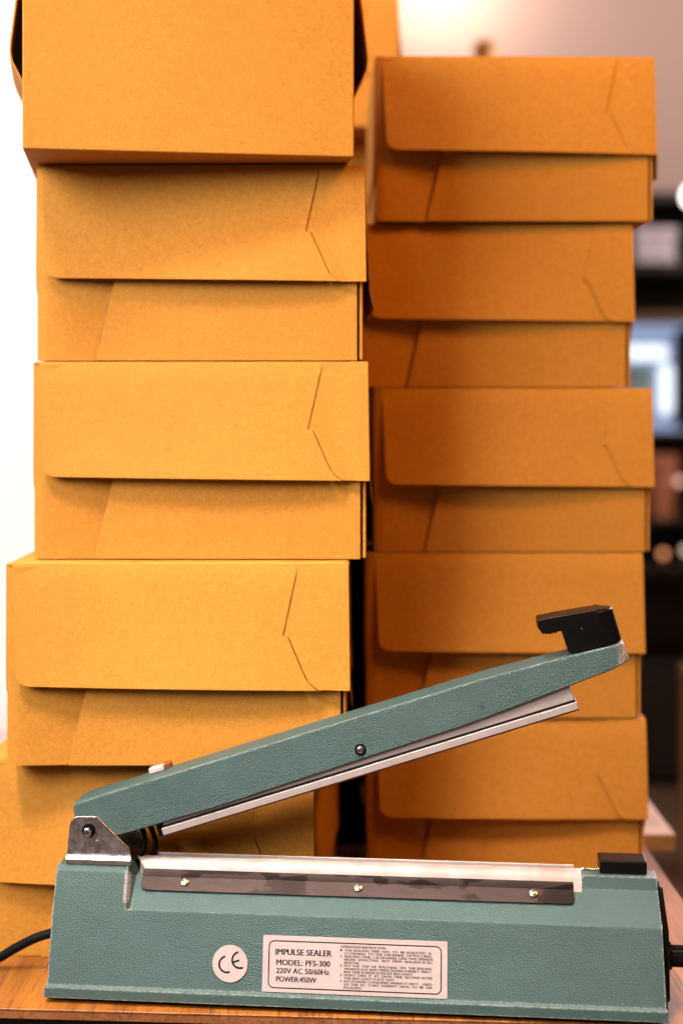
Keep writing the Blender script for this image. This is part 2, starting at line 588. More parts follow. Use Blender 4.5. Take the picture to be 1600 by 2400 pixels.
def kraft_box(label, px_x0, width, D, z, h, yaw, group, lift=0.006, flare=0.003, slit=0.0, depth=0.235, roll=0.0, lid_h=0.575, inset=0.015, tabcurl=0.0016, cut=True, left=0.18):
    """cake-box style carton: tray, tab and front panel below; lid flap with side lock above"""
    w = width
    t = thing('kraft_box', label, 'box', (px_x0 + w / 2 * math.cos(yaw), D + w / 2 * math.sin(yaw), z), yaw, group)
    t.rotation_euler = (0, roll, yaw)
    K = M['kraft']
    hw = w / 2
    box('tray', -hw + .0012, hw - .0075, .0090, depth, .0004, h - .0046, K, t, .0008)
    # lower front: tab folded round from the left, panel lying over it
    bm = sheet([-hw] * 7, [-hw + .26 * w] * 7, lambda x, s, tt: .0062 * s ** 1.7 + .0022 * math.exp(-s * 40), [.0004 + (h - .0034) * q / 6 for q in range(7)], 14)
    finish('corner_tab', bm, K, t, smooth=True, solid=.0010)
    box('tray_side', -hw, -hw + .0012, .0026, depth, .0004, h - .0062, K, t, .0003)

    def lx(zz):
        return -hw + (0.18 + 0.06 * zz / (0.425 * h)) * w
    zt = h * 0.52
    prism('front_panel', [(lx(.0004), .0004), (hw - .0046, .0004), (hw - .0046, zt), (lx(zt), zt)], -.0010, .0011, K, t, .0004)
    prism('side_panel', [(.0008, .001), (depth, .001), (depth, h - .006), (.0008, h - .006)], hw - .0028, hw - .0006, K, t, .0006, axis='x')
    # lid
    box('lid_top', -hw, hw + .0004, .001, depth + .002, h - .0028, h - .0006, K, t, .0008)
    fh = lid_h * h
    nr = 22
    NC = 9
    sx = [(0, .867 + slit), (.58, .822 + slit), (.582, .838 + slit), (.86, .882 + slit), (.94, .897 + slit), (1.0, .925 + slit)]

    def slx(q):
        for (a, xa), (b, xb) in zip(sx, sx[1:]):
            if q <= b:
                return -hw + w * (xa + (xb - xa) * (q - a) / (b - a))
        return -hw + w * sx[-1][1]
    zr, L, Rr, TS = [], [], [], []
    rc = 0.0090 * w / 0.242
    for i in range(nr + 1):
        q = i / nr
        q = 1 - (1 - q) ** 1.5
        if cut and i == NC:
            q = .574
        elif cut and i == NC + 1:
            q = .584
        zz = h - 0.0008 - fh * q
        e = -hw + w * (inset + 0.016 * q)
        dz = zz - (h - 0.0008 - fh)
        rr = rc
        if dz < rr:
            e += rr - math.sqrt(max(0, rr * rr - (rr - dz) ** 2))
        L.append(e)
        Rr.append(slx(q) if cut else hw + .0006 + .0010 * q)
        zr.append(zz)
        TS.append(1 - (1 - q) ** (1 / 1.5))
    sag = random.uniform(.003, .006)

    def yf(x, s, tt):
        q = 1 - (1 - tt) ** 1.5
        fold = -.0022 * (1 - math.exp(-tt * 16))
        k = 0.30 + 0.70 * math.sin(math.pi * min(1, max(0, left + 0.70 * (1 - (x + hw) / w))))
        return .0006 + fold - lift * k * q ** 1.4
    bm = sheet(L, Rr, yf, zr, 18, TS)
    # the bottom edge hangs a little lower to the right
    for v in bm.verts:
        q = (h - v.co.z) / fh
        v.co.z -= q * 0.012 * w * ((v.co.x + hw) / w)
    finish('lid_flap', bm, K, t, smooth=True, solid=-.0010)
    # locking tab wrapped round from the right side over the flap
    qs = [0.0, .012, .04, .12, .2, .3, .4, .5, .575, .582, .64, .7, .76, .82, .86, .9, .94, .97, 1.0]
    zl = [h - 0.0008 - fh * q for q in qs]
    Lt = [slx(q) - ((.004 if q < .578 else -.0007) if cut else 0) for q in qs]
    Rt = [hw + .0008 + .0012 * q for q in qs]

    def yt(x, s, tt):
        q = tt
        base = yf(x, 0, 1 - (1 - q) ** (1 / 1.5))
        if cut:
            rf = .867 - .029 * q / .58 if q < .58 else .838 + .087 * (q - .58) / .42
            rx = -hw + w * (rf + slit)
            sr = min(1, max(0, (x - rx) / (hw - rx)))
            S1 = min(1, sr / .45)
            S1 = S1 * S1 * (3 - 2 * S1)
            left_y = .0011 * min(1, q * 12)
            wave = tabcurl * .55 * math.sin(math.pi * min(1, sr * 1.4)) * q
            return base + left_y * (1 - S1) + .0003 * S1 * min(1, q * 12) + wave
        return base - .0012 - tabcurl * (max(0, 1 - s * 2.2)) ** 1.5 * (0.4 + q) - 0.0006 * max(0, s - .6) * 2
    bm = sheet(Lt, Rt, yt, zl, 8, qs)
    for v in bm.verts:
        q = (h - v.co.z) / fh
        v.co.z -= q * 0.012 * w * ((v.co.x + hw) / w)
    finish('locking_tab', bm, K, t, smooth=True, solid=-.0009)
    # lid sides, flaring out a little towards their lower edge
    for sg in (-1, 1):
        bm = bmesh.new()
        prof = [(0.0, 0.0), (.25, .12), (.55, .45), (.62, .55), (.70, .85), (.72, 1.0)]
        lo = []
        for k, (q, o) in enumerate(prof):
            zz = h - .0012 - h * q
            y0 = .002 + (.012 * max(0, q - .60) / .12)
            fl = (flare if sg > 0 else flare * .12)
            x = sg * (hw + .0002 + fl * o)
            lo.append((bm.verts.new((x, y0, zz)), bm.verts.new((x - sg * fl * o * .6, depth * .55, zz)), bm.verts.new((x, depth - .004, zz))))
        for a, b in zip(lo, lo[1:]):
            for j in range(2):
                bm.faces.new((a[j], a[j + 1], b[j + 1], b[j]))
        finish('lid_side', bm, K, t, solid=.0011 * 1, smooth=True)
    return t


GL, GR, GB = 'kraft boxes stacked on the left', 'kraft boxes stacked on the right', 'kraft boxes stacked at the back'
F = 3333.3


def X(px, D):
    return (px - 800) * D / F


hL, wL = 0.1450, 0.2424
kraft_box('kraft box at the foot of the left stack, directly behind the teal sealer hinge', -0.0209 - wL * math.cos(R(-4.3)), wL, 1.0225 + wL * math.sin(R(4.3)), 0.0, hL, R(-4.3), GL, lift=.008, flare=.002, slit=-.01, lid_h=.605)
kraft_box('kraft box second from the bottom of the left stack, jutting furthest left', X(18, 1.016), wL, 1.016, hL, hL, R(-0.3), GL, lift=.0095, flare=.003, slit=-.012, tabcurl=.0032, lid_h=.592)
kraft_box('kraft box in the middle of the left stack, with slit tab curling open', X(82, 1.040), wL, 1.040, 2 * hL, hL, R(-0.8), GL, lift=.0095, flare=.004, tabcurl=.0062)
kraft_box('kraft box in the left stack directly under the askew plain box', X(89, 1.047), wL - .003, 1.047, 3 * hL, hL, R(-0.8), GL, lift=.0085, flare=.0075, tabcurl=.0042)
hR, wR = 0.1392, 0.2325
kraft_box('kraft box at the foot of the right stack, beside the pale side table', X(862, 1.2), wR, 1.200, 0.0, hR, R(-0.4), GR, lift=.010, flare=.001, inset=.028, tabcurl=.0003, cut=False, left=0.02)
kraft_box('kraft box behind the black sealer handle, second from the bottom of the right stack', X(860, 1.198), wR - .002, 1.198, hR, hR, R(-0.2), GR, lift=.009, flare=.001, inset=.028, tabcurl=.0003, cut=False, left=0.02)
kraft_box('kraft box in the middle of the right stack, jutting out to the right', X(878, 1.2), wR, 1.200, 2 * hR, hR, R(0.3), GR, lift=.010, flare=.001, inset=.025, tabcurl=.0003, cut=False, left=0.02)
kraft_box('kraft box second from the top of the right stack, pushed left of its neighbours', X(838, 1.205), wR - .001, 1.205, 3 * hR, hR, R(0.2), GR, lift=.0075, flare=.001, inset=.03, tabcurl=.0003, cut=False, left=0.02)
kraft_box('topmost kraft box of the right stack, its upper edge against the mauve wall', X(882, 1.197), wR + .001, 1.197, 4 * hR + .0005, hR + .001, R(0.7), GR, lift=.011, flare=.005, inset=.02, tabcurl=.0003, left=0.02)
kraft_box('shaded kraft box in the gap between the stacks, below the bright rear one', -0.182, wR + .006, 1.575, 4 * hR, hR, R(0.0), GB, lift=.002, flare=.002, depth=.225)
kraft_box('bright kraft box rising behind the askew box in the gap between the stacks', -0.180, wR + .006, 1.50, 5 * hR, hR, R(0.0), GB, lift=.002, flare=.012, depth=.225)
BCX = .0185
bc = thing('gap_blackout', 'added black cabinet that blacks out the gap between the stacks, under the rear boxes', 'cabinet', (-0.06, 1.62, 0))  # added: black block stands in for the gap's deep shade, bears rear boxes
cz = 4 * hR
box('blackout_carcass', -.19, .19, -.10, .13, 0, cz - .012, M['void'], bc, .002)
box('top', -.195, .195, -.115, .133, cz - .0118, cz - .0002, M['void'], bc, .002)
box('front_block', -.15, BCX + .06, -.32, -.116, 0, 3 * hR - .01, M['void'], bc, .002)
box('door', -.188, -.002, -.114, -.102, .01, cz - .016, M['void'], bc, .002)  # part of the added gap blackout
box('door', .002, .188, -.114, -.102, .01, cz - .016, M['void'], bc, .002)  # part of the added gap blackout

# the askew plain box on top of the left stack: back panel towards us, side wings standing off
dl, dr = 0.988, 1.022
xl, xr = X(53, dl), X(830, dr)
wT = math.hypot(xr - xl, dr - dl)
yaw = math.atan2(dr - dl, xr - xl)
t = thing('kraft_box', 'plain kraft box set askew as topmost of the left stack, side wings open', 'box', ((xl + xr) / 2, (dl + dr) / 2, 4 * hL + .0006), yaw, GL)
hw = wT / 2
K = M['kraft']
box('body', -hw, hw, 0, .235, 0, .150, K, t, .0014, 3)
for sg in (-1, 1):
    bm = bmesh.new()
    oy = .03 if sg < 0 else .012
    # wing hinged at the top edge, standing off the side and cut to a slant at its lower end
    prof = [(.150, .0008), (.110, .0062), (.082, .0098), (.075, .0102), (.068, .0090), (.052, .0008)] if sg < 0 else [(.150, .0008), (.110, .0070), (.082, .0108), (.073, .0118), (.066, .0108), (.045, .0008)]
    lo = []
    for zz, off in prof:
        lo.append([bm.verts.new((sg * (hw + off + .004 * math.sin(math.pi * j / 6) * min(1, off * 120)), oy + .19 * j / 6, zz)) for j in range(7)])
    for a, b in zip(lo, lo[1:]):
        for j in range(6):
            bm.faces.new((a[j], a[j + 1], b[j + 1], b[j]))
    finish('side_wing', bm, K, t, solid=.0011)
prism('corner_fold', [(-hw + .0006, .0004), (-hw + .02, .0004), (-hw + .0006, .012)], .0006, .03, K, t)

# ------------------------------------------------------------------ the impulse sealer
UL = Vector((-0.2006, 0.958, 0))
UR = Vector((0.2115, 0.918, 0))
ang = math.atan2(UR.y - UL.y, UR.x - UL.x)
S = thing('impulse_sealer', 'teal hand impulse sealer with raised arm standing on the wooden table', 'sealer', UL, ang)
# local axes: x along the sealer (u), y to the back (v), z up (w)


def ring(kind):
    a = [(0, .0035), (0, .0105), (.0028, .0117), (.012, .0602)]
    if kind == 'hump':
        a += [(.0200, .0830), (.0238, .0864)]
    elif kind == 'facet':
        a += [(.0305, .0778), (.0315, .0782)]
    else:
        a += [(.0310, .0782), (.0325, .0868)]
    dep = .080
    return a + [(dep - v, w) for v, w in a[::-1]]


LU = 0.4140
st = []


def end_u(w, left):
    if w < .0108:
        return 0.0 if left else LU
    k = (w - .0117) / .075
    return (.0016 + .0016 * k) if left else (LU - .0014 - .0024 * k)


st.append(('hump', lambda w: end_u(w, True)))
st.append(('hump', lambda w: .0528))
st.append(('facet', lambda w: .0568))
st.append(('facet', lambda w: .3592))
st.append(('block', lambda w: .3606))
st.append(('block', lambda w: end_u(w, False)))
bm = bmesh.new()
rings = []
for kind, f in st:
    rings.append([bm.verts.new((f(w_), v_, w_)) for v_, w_ in ring(kind)])
n = len(rings[0])
for a, b in zip(rings, rings[1:]):
    for i in range(n):
        bm.faces.new((a[i], b[i], b[(i + 1) % n], a[(i + 1) % n]))
bm.faces.new(rings[0])
bm.faces.new(rings[-1][::-1])
finish('base_housing', bm, M['teal'], S, .0013, 3, angle=12)
for fx in (.03, .385):
    for fy in (.014, .066):
        lathe('rubber_foot', [(0, 0), (.006, 0), (.007, .0042), (0, .0042)], M['rubber'], S, loc=(fx, fy, 0), n=16)


def screw(parent, loc, rad, tilt, name='screw', cup=None):
    """pan-head cross screw; its face looks along -y before the tilt about x"""
    o = lathe(name, [(0, .0012), (rad, .0012), (rad, -.0002), (rad * .82, -rad * .42), (rad * .4, -rad * .58), (0, -rad * .60)], M['steel'], parent, axis='y', n=20)
    o.location = loc
    o.rotation_euler = (tilt, 0, 0)
    bm = bmesh.new()
    for a in (0.5, 0.5 + math.pi / 2):
        m = Matrix.Rotation(a, 4, 'Y')
        v0 = len(bm.verts)
        tmp = bmesh.new()
        bx(tmp, -rad * .58, rad * .58, -rad * .625, -rad * .3, -rad * .10, rad * .10)
        me = bpy.data.meshes.new('tmp')
        tmp.transform(m)
        tmp.to_mesh(me)
        tmp.free()
        bm.from_mesh(me)
        bpy.data.meshes.remove(me)
    finish('cross_slot', bm, M['dark'], o)
    return o


# sealing bar and the sheet over it
bar = []
bm = bmesh.new()
prof = [(.0290, .0765), (.0312, .0805), (.0330, .0845), (.0352, .0872), (.0385, .0884), (.0415, .0882), (.0440, .0868), (.0460, .0835), (.0470, .078)]
lu = [.0640, .0630, .0600, .0575, .0550, .0540, .0540, .0545, .055]
NU = 40
g = []
for k in range(NU + 1):
    s = k / NU
    row = []
    for (v_, w_), l in zip(prof, lu):
        u = l * (1 - s) + .3602 * s
        row.append(bm.verts.new((u, v_, w_ + .00018 * math.sin(u * 90 + v_ * 300))))
    g.append(row)
for a, b in zip(g, g[1:]):
    for j in range(len(prof) - 1):
        bm.faces.new((a[j], b[j], b[j + 1], a[j + 1]))
finish('sealing_sheet', bm, M['teflon'], S, smooth=True, solid=.0003)
box('heating_bar', .058, .3585, .034, .045, .076, .0862, M['alu'], S, .001)
box('rear_guard', .0655, .3560, .0475, .0488, .076, .0887, M['alu'], S, .0003)
# steel plate screwed on the slope, upper lip bent up over the sheet
bm = bmesh.new()
nrm = Vector((0, -(.0778 - .0602), (.0305 - .012))).normalized()
pp = [(.0222, .0700), (.0262, .0738), (.0296, .0770), (.0302, .0782), (.0312, .0800), (.0322, .0815)]
U0, U1, rc = .0612, .3545, .0035
cols = [U0, U0 + .0006, U0 + .0016, U0 + rc] + [U0 + rc + (U1 - U0 - 2 * rc) * k / 30 for k in range(1, 30)] + [U1 - rc, U1 - .0016, U1 - .0006, U1]
g = []
for u in cols:
    d = min(u - U0, U1 - u)
    cut = rc - math.sqrt(max(0, rc * rc - (rc - d) ** 2)) if d < rc else 0
    row = []
    for j, (v_, w_) in enumerate(pp):
        q = Vector((u, v_, w_)) + nrm * .0009
        if j == 0:
            q += Vector((0, .72, .69)) * cut
        if j == 0 or j == 1:
            pass
        row.append(bm.verts.new(q))
    g.append(row)
for a, b in zip(g, g[1:]):
    for j in range(len(pp) - 1):
        bm.faces.new((a[j], b[j], b[j + 1], a[j + 1]))
o = finish('clamp_plate', bm, M['plate'], S, solid=.0008)
tl = -math.atan2(.0185, .0176)
for u, w_ in ((.0915, .0743), (.2105, .0743), (.3280, .0743)):
    v_ = .012 + (w_ - .0602) / .0176 * .0185
    q = Vector((u, v_, w_)) + nrm * .0019
    screw(S, q, .0031, tl)
    lathe('dimple', [(0, .0008), (.0052, .0008), (.0044, -.0001), (.0032, -.0004), (0, -.0004)], M['plate'], S, axis='y', n=20, loc=q - nrm * .0007 + Vector((.0006, .0006, .0006))).rotation_euler = (tl, 0, 0)

# hinge brackets
bp = [(.0092, .0945), (.0108, .1120), (.0118, .1155), (.0142, .1182), (.0165, .1190), (.0296, .1192), (.0312, .1184), (.0530, .0975), (.0536, .0945)]


def bracket(v0, th, sgn):
    bm = bmesh.new()
    a = [bm.verts.new((u, v0, w_)) for u, w_ in bp]
    b = [bm.verts.new((u, v0 + sgn * th, w_)) for u, w_ in bp]
    bm.faces.new(a)
    bm.faces.new(b[::-1])
    for i in range(len(bp) - 1):
        bm.faces.new((a[i], a[i + 1], b[i + 1], b[i]))
    # curved foot flaring outwards
    prev_a, prev_b = (a[-1], a[0]), (b[-1], b[0])
    for dv, dw in ((-.0003, -.0018), (-.0010, -.0034), (-.0018, -.0046), (-.0020, -.0078)):
        na = [bm.verts.new((x_, v0 + sgn * dv, .0945 + dw)) for x_ in (.0542, .0086)]
        nb = [bm.verts.new((x_, v0 + sgn * (dv + th), .0945 + dw)) for x_ in (.0542, .0086)]
        bm.faces.new((prev_a[0], prev_a[1], na[1], na[0]))
        bm.faces.new((prev_b[1], prev_b[0], nb[0], nb[1]))
        for i in (0, 1):
            bm.faces.new((prev_a[i], na[i], nb[i], prev_b[i]))
        prev_a, prev_b = na, nb
    bm.faces.new((prev_a[0], prev_a[1], prev_b[1], prev_b[0]))
    return finish('hinge_bracket', bm, M['chrome'], S, .0004, 2)


br = bracket(.0246, .0016, 1)
bracket(.0604, .0016, -1)
prism('bracket_rib', [(.0285, .0955), (.0290, .1020), (.0305, .1035), (.0320, .1020), (.0325, .0955)], .0238, .0250, M['chrome'], br, .0005)
lathe('washer', [(0, .0008), (.0047, .0008), (.0047, -.0004), (.0042, -.0008), (0, -.0008)], M['void'], S, axis='y', loc=(.0245, .0244, .1096))
bo = lathe('hinge_bolt', [(0, .037), (.0024, .037), (.0024, -.0010), (.0029, -.0010), (.0029, -.0030), (.0022, -.0034), (0, -.0034)], M['steel'], S, axis='y', loc=(.0245, .0240, .1092), n=18)
lathe('hex_socket', [(0, .0004), (.0014, .0004), (.0014, -.0002), (0, -.0002)], M['dark'], bo, axis='y', loc=(0, -.0034, 0), n=6, smooth=False)

# pressing arm
av0, av1 = .0270, .0580
stn = [((.0112, .1257), (.0150, .1100), .001), ((.0200, .1293), (.0300, .1035), 0), ((.0317, .1333), (.0464, .1060), 0), ((.1005, .1555), (.1108, .1263), 0),
       ((.1989, .1877), (.1989, .1574), 0), ((.2843, .2155), (.2783, .1852), 0), ((.3003, .2205), (.3100, .1975), 0), ((.3559, .2360), (.3525, .2148), 0),
       ((.3750, .2409), (.3780, .2250), 0), ((.3835, .2428), (.3870, .2296), .0012), ((.3880, .2438), (.3920, .2324), .0052)]
bm = bmesh.new()
rings = []
for (tu, tw), (bu, bw), ins in stn:
    rings.append([bm.verts.new((tu, av0 + ins + .0006, tw)), bm.verts.new((bu, av0 + ins, bw)), bm.verts.new((bu, av1 - ins, bw)), bm.verts.new((tu, av1 - ins - .0006, tw))])
for a, b in zip(rings, rings[1:]):
    for i in range(4):
        bm.faces.new((a[i], b[i], b[(i + 1) % 4], a[(i + 1) % 4]))
bm.faces.new(rings[0])
bm.faces.new(rings[-1][::-1])
arm = finish('pressing_arm', bm, M['teal'], S, .0013, 3, angle=20)
lathe('recess_shade', [(0, .001), (.0039, .001), (.0039, -.0003), (.0034, -.0005), (0, -.0005)], M['void'], arm, axis='y', loc=(.2118, av0, .1690))  # flat black disc: the countersink's shadow put into colour
screw(arm, (.2118, av0 - .0004, .1690), .0028, 0)
# small white indicator clip and its amber cap on top of the arm
tilt = -math.atan(.3265)
o = box('clip', -.0055, .0055, -.004, .004, -.0015, .0022, M['white'], arm, .0007)
o.location = (.0668, .050, .1465)
o.rotation_euler = (0, tilt, 0)
o = lathe('amber_cap', [(0, -.003), (.0036, -.003), (.0036, .0008), (.0026, .0018), (0, .0021)], M['amber'], arm, loc=(.0730, .0535, .1492), n=18)
o.rotation_euler = (0, tilt, 0)

# rail under the arm: extrusion along the arm's own slope
ra = math.atan2(.1992 - .1063, .3579 - .0758)
RL = math.hypot(.1992 - .1063, .3579 - .0758)


def rail(name, n0, n1, v0, v1, l0, l1, mat, parent, bevel=.0003):
    o = box(name, l0, l1, v0, v1, n0, n1, mat, parent, bevel)
    o.location = (.0758, 0, .1063)
    o.rotation_euler = (0, -ra, 0)
    return o


rr = rail('pressure_rail', 0, .0047, .0288, .054, 0, RL, M['alu'], arm)
rail('rail_groove', .0046, .0066, .0312, .052, .0006, RL - .0006, M['dark'], arm, 0)
rail('rail_web', .0065, .0250, .0296, .053, .002, RL - .0008, M['alu'], arm)
rail('rubber_pad', -.0020, .0002, .0335, .050, -.003, RL + .0006, M['silicone'], arm, .0004)
rail('end_cap', -.0004, .0105, .0302, .053, -.0036, .0002, M['rubber'], arm, .0004)

# handle
hp = [(.3306, .2535), (.3307, .2576), (.3320, .2582), (.3438, .2608), (.3700, .2655), (.3790, .2666), (.3812, .2660), (.3875, .2446), (.3560, .2358), (.3513, .2370), (.3467, .2510), (.3440, .2507), (.3436, .2499), (.3338, .2490), (.3332, .2502)]
bm = bmesh.new()
V0, V1 = .0290, .0545
NS = 9
layers = []
for k in range(NS + 1):
    s = k / NS
    v = V0 + (V1 - V0) * s
    row = []
    for u, w_ in hp:
        e = 0
        if u > .378:           # the grip end is rounded in plan
            e = .010 * (1 - math.sqrt(max(0, 1 - (2 * s - 1) ** 2)))
        row.append(bm.verts.new((u - e, v, w_ - e * .25)))
    layers.append(row)
m = len(hp)
for a, b in zip(layers, layers[1:]):
    for i in range(m):
        bm.faces.new((a[i], a[(i + 1) % m], b[(i + 1) % m], b[i]))
bm.faces.new(layers[0])
bm.faces.new(layers[-1][::-1])
hd = finish('handle', bm, M['black'], arm, .0007, 2, angle=35)
box('latch_lip', .3350, .3405, .034, .049, .2482, .2500, M['black'], hd, .0004)
box('mould_mark', .3598, .3602, .0286, .0292, .2525, .2538, M['steel'], hd)

# spring and wires by the hinge
tube('lead_wire', [(.0560, .040, .084), (.0590, .040, .092), (.0600, .041, .100), (.0570, .042, .109)], .0019, M['rubber'], S)
tube('lead_wire', [(.0610, .047, .084), (.0655, .046, .090), (.0660, .046, .098), (.0620, .046, .108), (.0560, .045, .112)], .0019, M['rubber'], S)
# right-hand fittings
box('contact_cap', .3725, .4040, .0365, .0560, .0866, .0956, M['black'], S, .0012, 3)
tube('contact_wire', [(.3590, .0415, .0878), (.3640, .0415, .0884), (.3680, .042, .0880), (.3740, .042, .0884)], .0006, M['steel'], S, n=8)
tube('contact_wire', [(.3590, .0435, .0866), (.3650, .0435, .0872), (.3740, .044, .0872)], .0006, M['steel'], S, n=8)
bm = bmesh.new()
ep = [(.0105, .0125), (.0190, .0560), (.0340, .0800), (.0470, .0800), (.0600, .0560), (.0690, .0125)]
lo = [bm.verts.new((end_u(w_, False) - .0006, v_, w_)) for v_, w_ in ep]
hi = [bm.verts.new((end_u(w_, False) + .0034 + .0022 * math.sin(math.pi * min(1, (w_ - .0125) / .0675)), v_, w_)) for v_, w_ in ep]
bm.faces.new(lo)
bm.faces.new(hi[::-1])
for i in range(6):
    bm.faces.new((lo[i], lo[(i + 1) % 6], hi[(i + 1) % 6], hi[i]))
finish('end_plate', bm, M['black'], S, .0012, 2)
lathe('knob_washer', [(0, 0), (.0090, 0), (.0090, .0016), (0, .0016)], M['black'], S, axis='x', loc=(.4170, .030, .0358), n=28)
bm = bmesh.new()
prof = [(0, .0016), (.0070, .0016), (.0070, .026), (.0062, .0285), (0, .0285)]
ringsk = []
NK = 48
for r_, h_ in prof:
    ringsk.append([bm.verts.new((h_, (r_ - (.0005 if (i % 4 == 0 and r_ > 0) else 0)) * math.cos(2 * math.pi * i / NK), (r_ - (.0005 if (i % 4 == 0 and r_ > 0) else 0)) * math.sin(2 * math.pi * i / NK))) for i in range(NK)])
for a, b in zip(ringsk, ringsk[1:]):
    for i in range(NK):
        bm.faces.new((a[i], a[(i + 1) % NK], b[(i + 1) % NK], b[i]))
bmesh.ops.remove_doubles(bm, verts=bm.verts[:], dist=1e-7)
finish('timer_knob', bm, M['black'], S, loc=(.4170, .030, .0358))

# power cord leaving the left end
tube('power_cord', [(.012, .052, .0300), (-.004, .051, .0290), (-.020, .050, .0248), (-.036, .050, .0165), (-.052, .050, .0075), (-.075, .050, .0036), (-.12, .056, .0034), (-.19, .072, .0034), (-.30, .10, .0034)], .0033, M['rubber'], S, n=14)

# ---- stickers on the front face: frame with x along u, y up the slope, z out of the face
fa = math.atan2(.0602 - .0117, .012 - .0028)
FL = math.hypot(.0602 - .0117, .012 - .0028)
face = Matrix(((1, 0, 0, 0), (0, math.cos(fa), -math.sin(fa), .0028), (0, math.sin(fa), math.cos(fa), .0117), (0, 0, 0, 1)))


def on_face(o, u, tt, out=0.0):
    o.matrix_local = face @ Matrix.Translation((u, tt, out))


def flat_poly(name, pts, z0, z1, mat, parent, holes=None):
    bm = bmesh.new()
    a = [bm.verts.new((x_, y_, z0)) for x_, y_ in pts]
    b = [bm.verts.new((x_, y_, z1)) for x_, y_ in pts]
    bm.faces.new(a[::-1])
    bm.faces.new(b)
    for i in range(len(pts)):
        j = (i + 1) % len(pts)
        bm.faces.new((a[i], a[j], b[j], b[i]))
    return finish(name, bm, mat, parent)


def strip(name, pts, wd, z0, z1, mat, parent, closed=False):
    """flat band of constant width along a polyline"""
    bm = bmesh.new()
    n = len(pts)
    L_, R_ = [], []
    for i in range(n):
        p0 = Vector(pts[(i - 1) % n] if (closed or i) else pts[i])
        p1 = Vector(pts[(i + 1) % n] if (closed or i < n - 1) else pts[i])
        d = (p1 - p0).normalized()
        nn = Vector((-d.y, d.x)) * wd / 2
        q = Vector(pts[i])
        L_.append(q + nn)
        R_.append(q - nn)
    vs = [[bm.verts.new((q.x, q.y, z)) for q in side] for side in (L_, R_) for z in (z0, z1)]
    m_ = n if closed else n - 1
    l0, l1, r0, r1 = vs
    for i in range(m_):
        j = (i + 1) % n
        for a, b in ((l1, r1), (r0, l0), (l0, l1), (r1, r0)):
            bm.faces.new((a[i], a[j], b[j], b[i]))
    return finish(name, bm, mat, parent)


def rounded(x0, x1, y0, y1, r, k=6):
    out = []
    for cx, cy, a0 in ((x1 - r, y1 - r, 0), (x0 + r, y1 - r, 90), (x0 + r, y0 + r, 180), (x1 - r, y0 + r, 270)):
        for i in range(k + 1):
            a = R(a0 + 90 * i / k)
            out.append((cx + r * math.cos(a), cy + r * math.sin(a)))
    return out


LW, LH = .1228, .0358
lab = flat_poly('rating_label', rounded(0, LW, 0, LH, .0005, 2), 0, .00025, M['label'], S)
on_face(lab, .1482, .0008, .0004)
ku, kt = LW / 1354.0, LH / 420.0       # sticker read as a 1354 x 420 grid


def word(txt, x0, x1, ytop, cap, weight=0.0):
    cu = bpy.data.curves.new('text_line', 'FONT')
    cu.body = txt
    cu.size = 1.0
    cu.resolution_u = 3
    ob = bpy.data.objects.new('text_line', cu)
    C.objects.link(ob)
    dg = bpy.context.evaluated_depsgraph_get()
    me = bpy.data.meshes.new_from_object(ob.evaluated_get(dg))
    bpy.data.objects.remove(ob)
    bpy.data.curves.remove(cu)
    xs = [v.co.x for v in me.vertices]
    a, b = min(xs), max(xs)
    capu = 0.70
    vs, fs = [], []
    sh = [0.0] if weight == 0 else [-weight, 0.0, weight]
    for k, dx in enumerate(sh):
        n0 = len(vs)
        for v in me.vertices:
            vs.append(((x0 + (v.co.x - a) / (b - a) * (x1 - x0)) * ku + dx * cap * kt, LH - (ytop + cap) * kt + v.co.y / capu * cap * kt, .00034 + k * 4e-6))
        fs += [[n0 + q for q in p.vertices] for p in me.polygons]
    bpy.data.meshes.remove(me)
    me = bpy.data.meshes.new('text_line')
    me.from_pydata(vs, [], fs)
    me.name = 'text_line'
    me.materials.clear()
    me.materials.append(M['ink'])
    o = bpy.data.objects.new('text_line', me)
    C.objects.link(o)
    o.parent = lab
    return o


word('IMPULSE SEALER', 95, 508, 97, 45, .05)
word('MODEL: PFS-300', 103, 497, 176, 43, .04)
word('220V AC 50/60Hz', 103, 492, 239, 40, .04)
word('POWER:450W', 104, 398, 301, 40, .04)
word('OPERATION INSTRUCTION', 575, 905, 57, 18, .05)
rows = [('1', 'THE SEALING TIME  HAS  TO  BE ADJUSTED  A-', 1243), (None, 'CCORDING  TO THE THICKNESS  OF POLY-BAG', 1240),
        ('2', 'SEALING TIME: 1-8 DEGREES. LESS TIME SPENDS', 1248), (None, 'MORE  EFFECTIVE.  BUT  FIRM  SEALING IS ES-', 1245), (None, 'SENTIAL.', 722),
        ('3', 'PUT THE  TOP  OF  POLY-BAG  ON  THE SEALING', 1241), (None, 'WORKPLACE AND PRESS DOWN EVENLY. HEAT-', 1243), (None, 'ING TIME IS INDICATED BY RED LIGHT.', 1110),
        ('4', "DON'T TAKE  IT  AT  UNTIL  ONE  SECOND AFTER", 1246), (None, 'THE RED LIGHT IS PUT OUT.', 972),
        ('5', "NO POWER CONSUMES WHEN IT ISN'T   USED", 1244), (None, "SO  THE  AC  CORD  DOESN'T  HAVE  TO  BE  UN-", 1249), (None, 'PLUGGED', 730)]
for i, (num, txt, xe) in enumerate(rows):
    y = 83 + 22.9 * i
    if num:
        word(num, 573, 583, y, 17, .055)
    word(txt, 602, xe, y, 17, .055)
strip('label_border', [(x_ * ku, LH - y_ * kt) for x_, y_ in rounded(46, 1309, 40, 388, 40)], 8 * ku, .00026, .00034, M['ink'], lab, closed=True)

